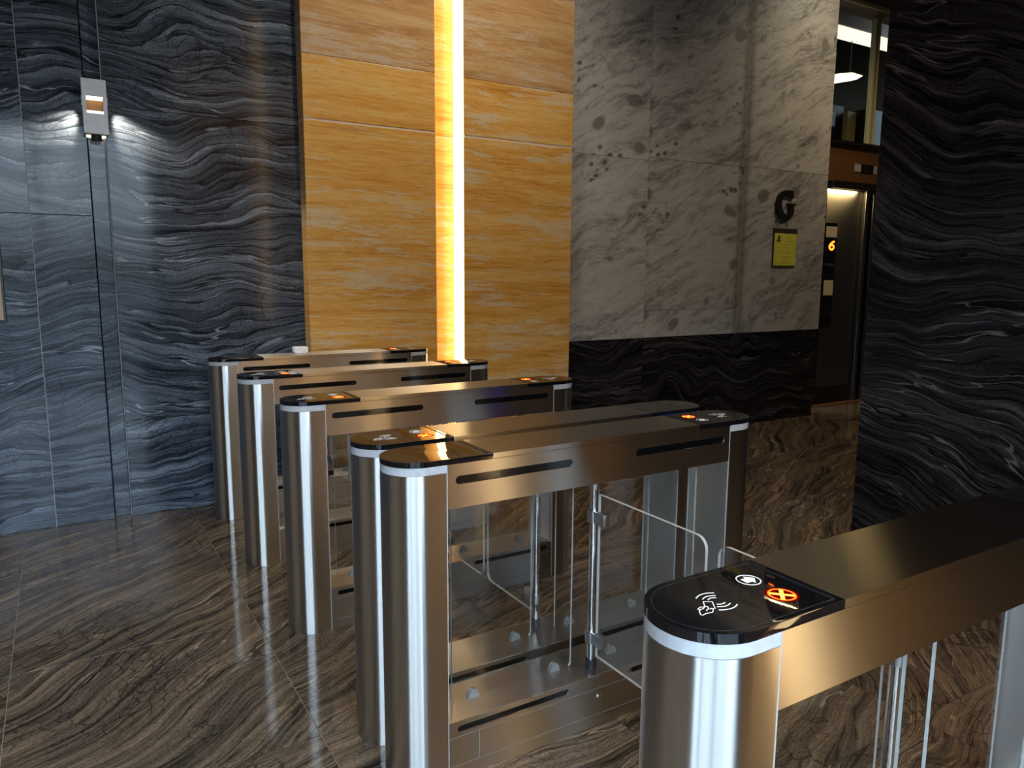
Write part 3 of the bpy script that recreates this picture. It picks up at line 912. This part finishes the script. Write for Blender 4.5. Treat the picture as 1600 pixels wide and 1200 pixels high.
# beam: channel with slotted side sheets
b_ = bmesh.new()
box(b_, 0.0, S, -RR + 0.006, RR - 0.006, 0.853, 0.982)
T['beam'] = mesh_of(bm_obj('beam', b_, 'steel'))
slots = [stadium(0.027, 0.440, 0.934, 0.025), stadium(S - 0.440, S - 0.027, 0.934, 0.025)]
T['beam_side'] = {}
for sgn in (-1, 1):
    ya, yb = (-RR, -RR + 0.003) if sgn < 0 else (RR - 0.003, RR)
    me = plate('side_sheet', [(0.0008, 0.8515), (S - 0.0008, 0.8515), (S - 0.0008, 0.9826), (0.0008, 0.9826)], slots, ya, yb)
    me.materials.append(M['steel'])
    T['beam_side'][sgn] = me
    for q_ in (0, 1):
        sl = bmesh.new()
        pts = stadium(0.0255, 0.4415, 0.934, 0.028) if q_ == 0 else stadium(S - 0.4415, S - 0.0255, 0.934, 0.028)
        prism(sl, pts, *((-RR + 0.0030, -RR + 0.0065) if sgn < 0 else (RR - 0.0065, RR - 0.0030)), axis='Y')
        T['slot%d%d' % (sgn, q_)] = mesh_of(bm_obj('slot_lens', sl, 'slot_black'))
    bslots = [stadium(0.030, 0.441, 0.1605, 0.020), stadium(S - 0.441, S - 0.030, 0.1605, 0.020)]
    me = plate('upper_sheet', [(0.0008, 0.1375), (S - 0.0008, 0.1375), (S - 0.0008, 0.1853), (0.0008, 0.1853)], bslots, ya, yb)
    me.materials.append(M['steel'])
    T['bupper%d' % sgn] = me
    for q_ in (0, 1):
        sl = bmesh.new()
        pts = stadium(0.029, 0.442, 0.1605, 0.022) if q_ == 0 else stadium(S - 0.442, S - 0.029, 0.1605, 0.022)
        prism(sl, pts, *((-RR + 0.0030, -RR + 0.0065) if sgn < 0 else (RR - 0.0065, RR - 0.0030)), axis='Y')
        T['bslot%d%d' % (sgn, q_)] = mesh_of(bm_obj('slot_lens', sl, 'slot_black'))
    for nm, a, b, z0, z1 in (('a', 0.0008, 0.1015, 0.0435, 0.1350), ('b', 0.1045, S - 0.1045, 0.0435, 0.1350), ('c', S - 0.1015, S - 0.0008, 0.0435, 0.1350),
                             ('d', 0.0008, S - 0.0008, 0.0, 0.0415)):
        T['bs%s%d' % (nm, sgn)] = mesh_of(bx('side_sheet', a, b, ya, yb, z0, z1, 'steel', None, 0.0006))
b_ = bmesh.new()
box(b_, 0.0, S, -RR + 0.0072, RR - 0.0072, 0.0, 0.184)
box(b_, 0.0, S, -RR + 0.003, RR - 0.003, 0.1815, 0.1853)
T['base'] = mesh_of(bm_obj('base', b_, 'steel'))
b_ = bmesh.new()
box(b_, CAPL, S - CAPL, -RR - 0.0004, RR + 0.0004, ZCAP, 1.0, 0.0008)
T['top_cover'] = mesh_of(bm_obj('top_cover', b_, 'steel'))
for sgn in (-1, 1):
    for q_, ux in ((0, 0.0), (1, S)):
        sm = bmesh.new()
        ya, yb = (-RR - 0.0006, -RR + 0.004) if sgn < 0 else (RR - 0.004, RR + 0.0006)
        box(sm, ux - 0.0012, ux + 0.0012, ya, yb, 0.0, 0.9832)
        T['seam%d%d' % (sgn, q_)] = mesh_of(bm_obj('seam_trim', sm, 'seam'))
for sgn in (-1, 1):
    sm = bmesh.new()
    ya, yb = (-RR - 0.0003, -RR + 0.004) if sgn < 0 else (RR - 0.004, RR + 0.0003)
    for zc in (0.13625, 0.0425):
        box(sm, 0.0012, S - 0.0012, ya, yb, zc - 0.0006, zc + 0.0006)
    for ux in (0.103, S - 0.103):
        box(sm, ux - 0.0007, ux + 0.0007, ya, yb, 0.0432, 0.1352)
    T['joint%d' % sgn] = mesh_of(bm_obj('joint_highlight_line', sm, 'joint_highlight'))  # pale strips painting the edge highlights along the base joints
sm = bmesh.new()
box(sm, 0.0012, S - 0.0012, -RR, -RR + 0.003, 0.8515, 0.9826, 0.0004)
T['plain_side'] = mesh_of(bm_obj('side_sheet', sm, 'steel'))
ln = bmesh.new()
cyl(ln, (XX, XY), 0.0275, 0.9994, 1.0001, 32)
T['lens'] = mesh_of(bm_obj('cross_halo', ln, 'red_halo'))  # glowing disc that paints the red halo round the cross
sw = bmesh.new()
cyl(sw, (0, 0), 0.006, 0, 0.004, 12)
T['screw'] = mesh_of(bm_obj('screw', sw, 'chrome'))
T['screw'].transform(Matrix.Rotation(math.pi / 2, 4, 'X'))
# fixed panes
for key, a, b in (('pane0', 0.059, 0.5145), ('pane1', S - 0.5145, S - 0.059)):
    r = 0.016
    pts = []
    for cx_, cz_, t0 in ((b - r, 0.183 + r, -90), (b - r, 0.851 - r, 0), (a + r, 0.851 - r, 90), (a + r, 0.183 + r, 180)):
        for i in range(5):
            t = R_(t0 + 90 * i / 4)
            pts.append((cx_ + r * math.cos(t), cz_ + r * math.sin(t)))
    pb = prism(bmesh.new(), pts, -0.004, 0.004, axis='Y', mi=0, side_mi=1)
    T[key] = mesh_of(bm_obj('glass_pane', pb, ['pane', 'edge']))


def half_disc(cx_, z, up):
    pts = []
    for i in range(13):
        t = R_(180 * i / 12)
        pts.append((cx_ + 0.019 * math.cos(t), z + (0.019 + 0.010) * math.sin(t) * (1 if up else -1)))
    return pts


for q_, xs_ in enumerate(((0.134, 0.446), (S - 0.446, S - 0.134))):
    for w, xx in enumerate(xs_):
        for up in (True, False):
            cb = bmesh.new()
            prism(cb, half_disc(xx, 0.1855 if up else 0.8512, up), -0.0085, 0.0085, axis='Y')
            T['clip%d%d%d' % (q_, w, up)] = mesh_of(bm_obj('glass_clip', cb, 'clip', smooth=30))
# swing post
UP = S / 2
pb = bmesh.new()
cyl(pb, (0, 0), 0.0135, 0.1853, 0.8515, 24)
T['post'] = mesh_of(bm_obj('gate_post', pb, 'chrome', smooth=30))
pb = bmesh.new()
cyl(pb, (0, 0), 0.0185, 0.1853, 0.217, 24)
T['foot'] = mesh_of(bm_obj('post_foot', pb, 'black_matt', smooth=30))
pb = bmesh.new()
cyl(pb, (0, 0), 0.0155, 0.818, 0.8515, 24)
T['collar'] = mesh_of(bm_obj('post_collar', pb, 'cast_metal', smooth=30))
for q_, zc in ((0, 0.725), (1, 0.300)):
    pb = bmesh.new()
    cyl(pb, (0, 0), 0.0215, zc - 0.021, zc + 0.021, 24)
    box(pb, -0.0135, 0.0135, -0.066, -0.012, zc - 0.021, zc + 0.021, 0.004)
    T['clamp%d' % q_] = mesh_of(bm_obj('gate_clamp', pb, 'cast_metal', smooth=40))


def wing_mesh(reach):
    y0, y1, z0, z1, r = -0.030, -reach, 0.240, 0.806, 0.035
    pts = [(y0, z0), (y0, z1)]
    for i in range(7):
        t = R_(90 + 90 * i / 6)
        pts.append((y1 + r + r * math.cos(t), z1 - r + r * math.sin(t)))
    for i in range(7):
        t = R_(180 + 90 * i / 6)
        pts.append((y1 + r + r * math.cos(t), z0 + r + r * math.sin(t)))
    wb = prism(bmesh.new(), pts, -0.005, 0.005, axis='X', mi=0, side_mi=1)
    return mesh_of(bm_obj('gate_wing', wb, ['pane', 'edge']))


T['wing_short'] = wing_mesh(0.375)
T['wing_long'] = wing_mesh(0.507)
T_end = {k_: mirror_me(T[k_]) for k_ in ('pillar', 'light_band', 'reader_top', 'bezel', 'card_symbol', 'arrow_symbol', 'cross_ring', 'cross_arms', 'lens')}  # 'lens' is the painted red halo disc


bb = T_end['light_band'].copy()
bb.materials.clear()
bb.materials.append(M['band_blue'])
T_end['light_band_blue'] = bb


def put(name, me, parent, loc=(0, 0, 0), rotz=0.0):
    o = bpy.data.objects.new(name, me)
    col.objects.link(o)
    o.parent = parent
    o.location = loc
    o.rotation_euler = (0, 0, rotz)
    return o


def turnstile(y_near, label, lit0, lit1, posts, plain_near=False, blue_far=False):
    t = thing('turnstile', label, 'turnstile', (0.910, y_near + RR, 0.0), 'row of steel turnstiles')
    put('base', T['base'], t)
    for sgn in (-1, 1):
        us = put('base_sheet', T['bupper%d' % sgn], t)
        for q_ in (0, 1):
            put('slot_lens', T['bslot%d%d' % (sgn, q_)], us)
        for nm in 'abcd':
            put('base_sheet', T['bs%s%d' % (nm, sgn)], t)
        put('joint_highlight_line', T['joint%d' % sgn], t)
        for u_ in (0.563,):
            put('screw', T['screw'], t, (u_, sgn * RR + (0.0 if sgn < 0 else 0.004), 0.106))
    bmx = put('beam', T['beam'], t)
    for sgn in (-1, 1):
        if plain_near and sgn < 0:
            put('side_sheet', T['plain_side'], t)
            continue
        ss_ = put('side_sheet', T['beam_side'][sgn], t)
        for q_ in (0, 1):
            put('slot_lens', T['slot%d%d' % (sgn, q_)], ss_)
    put('top_cover', T['top_cover'], t)
    for sgn in (-1, 1):
        for q_ in (0, 1):
            put('seam_trim', T['seam%d%d' % (sgn, q_)], t)
    for lit, src in ((lit0, T), (lit1, T_end)):
        put('pillar', src['pillar'], t)
        if blue_far and src is T_end:
            put('light_band', T_end['light_band_blue'], t)['label'] = 'blue lit band round the far pillar head'
        else:
            put('light_band', src['light_band'], t)['label'] = 'white light band round the pillar head'
        rt = put('reader_top', src['reader_top'], t)
        rt['label'] = 'glossy black rounded reader top'
        put('bezel_line', src['bezel'], rt)
        if lit:
            put('card_symbol', src['card_symbol'], rt)['label'] = 'white hand holding card symbol'
            put('arrow_symbol', src['arrow_symbol'], rt)['label'] = 'white arrow in a ring'
            put('cross_halo', src['lens'], rt)['label'] = 'dim painted red halo around the cross light'
            put('cross_light', src['cross_ring'], rt)['label'] = 'glowing red ring'
            put('cross_light', src['cross_arms'], rt)['label'] = 'glowing red cross'
    for q_ in (0, 1):
        pn = put('glass_pane', T['pane%d' % q_], t)
        for w in (0, 1):
            for up in (True, False):
                put('glass_clip', T['clip%d%d%d' % (q_, w, up)], pn)
    for side, kind in posts:
        yy = (-RR + 0.054) if side < 0 else (RR - 0.052)
        rz = 0.0 if side < 0 else math.pi
        gp = put('gate_post', T['post'], t, (UP, yy, 0), rz)
        put('post_foot', T['foot'], gp)
        put('post_collar', T['collar'], gp)
        put('gate_clamp', T['clamp0'], gp)
        put('gate_clamp', T['clamp1'], gp)
        gw = put('gate_wing', T['wing_' + kind], t, (UP, yy, 0), rz)
        gw['label'] = 'clear glass swing wing'
    return t


turnstile(0.7045, 'nearest steel turnstile at bottom right with card symbol and red cross on its top', True, False, [(1, 'long')], True)
turnstile(1.8577, 'front steel turnstile of the close pair, blank black reader top at its near end', False, True, [(-1, 'long')])
turnstile(2.1119, 'rear steel turnstile of the close pair, red light at its near end', True, False, [(1, 'short')], blue_far=True)
turnstile(2.9873, 'third steel turnstile from the dark wall, standing just behind the close pair', True, True, [(-1, 'short'), (1, 'short')])
turnstile(3.8526, 'second steel turnstile from the dark wall, red lights at both ends', True, True, [(-1, 'short'), (1, 'short')])
turnstile(4.7182, 'farthest steel turnstile along the honey stone wall, white box on its top', False, True, [(-1, 'short')])

# small white box lying on the farthest turnstile
wb = thing('plastic_box', 'small white plastic box on top of the farthest turnstile', 'box', (1.330, 4.872, 1.0003))
wbm = bmesh.new()
prism(wbm, [(-0.033, 0.0), (0.036, 0.0), (0.045, 0.010), (0.047, 0.040), (-0.047, 0.042), (-0.046, 0.010)], -0.028, 0.028, axis='Y')
bmesh.ops.bevel(wbm, geom=list(wbm.edges), offset=0.004, segments=2, affect='EDGES')
bm_obj('shell', wbm, 'white_plastic', wb)
bx('side_port', 0.0468, 0.0495, -0.014, 0.014, 0.014, 0.034, 'sconce_grey', wb)
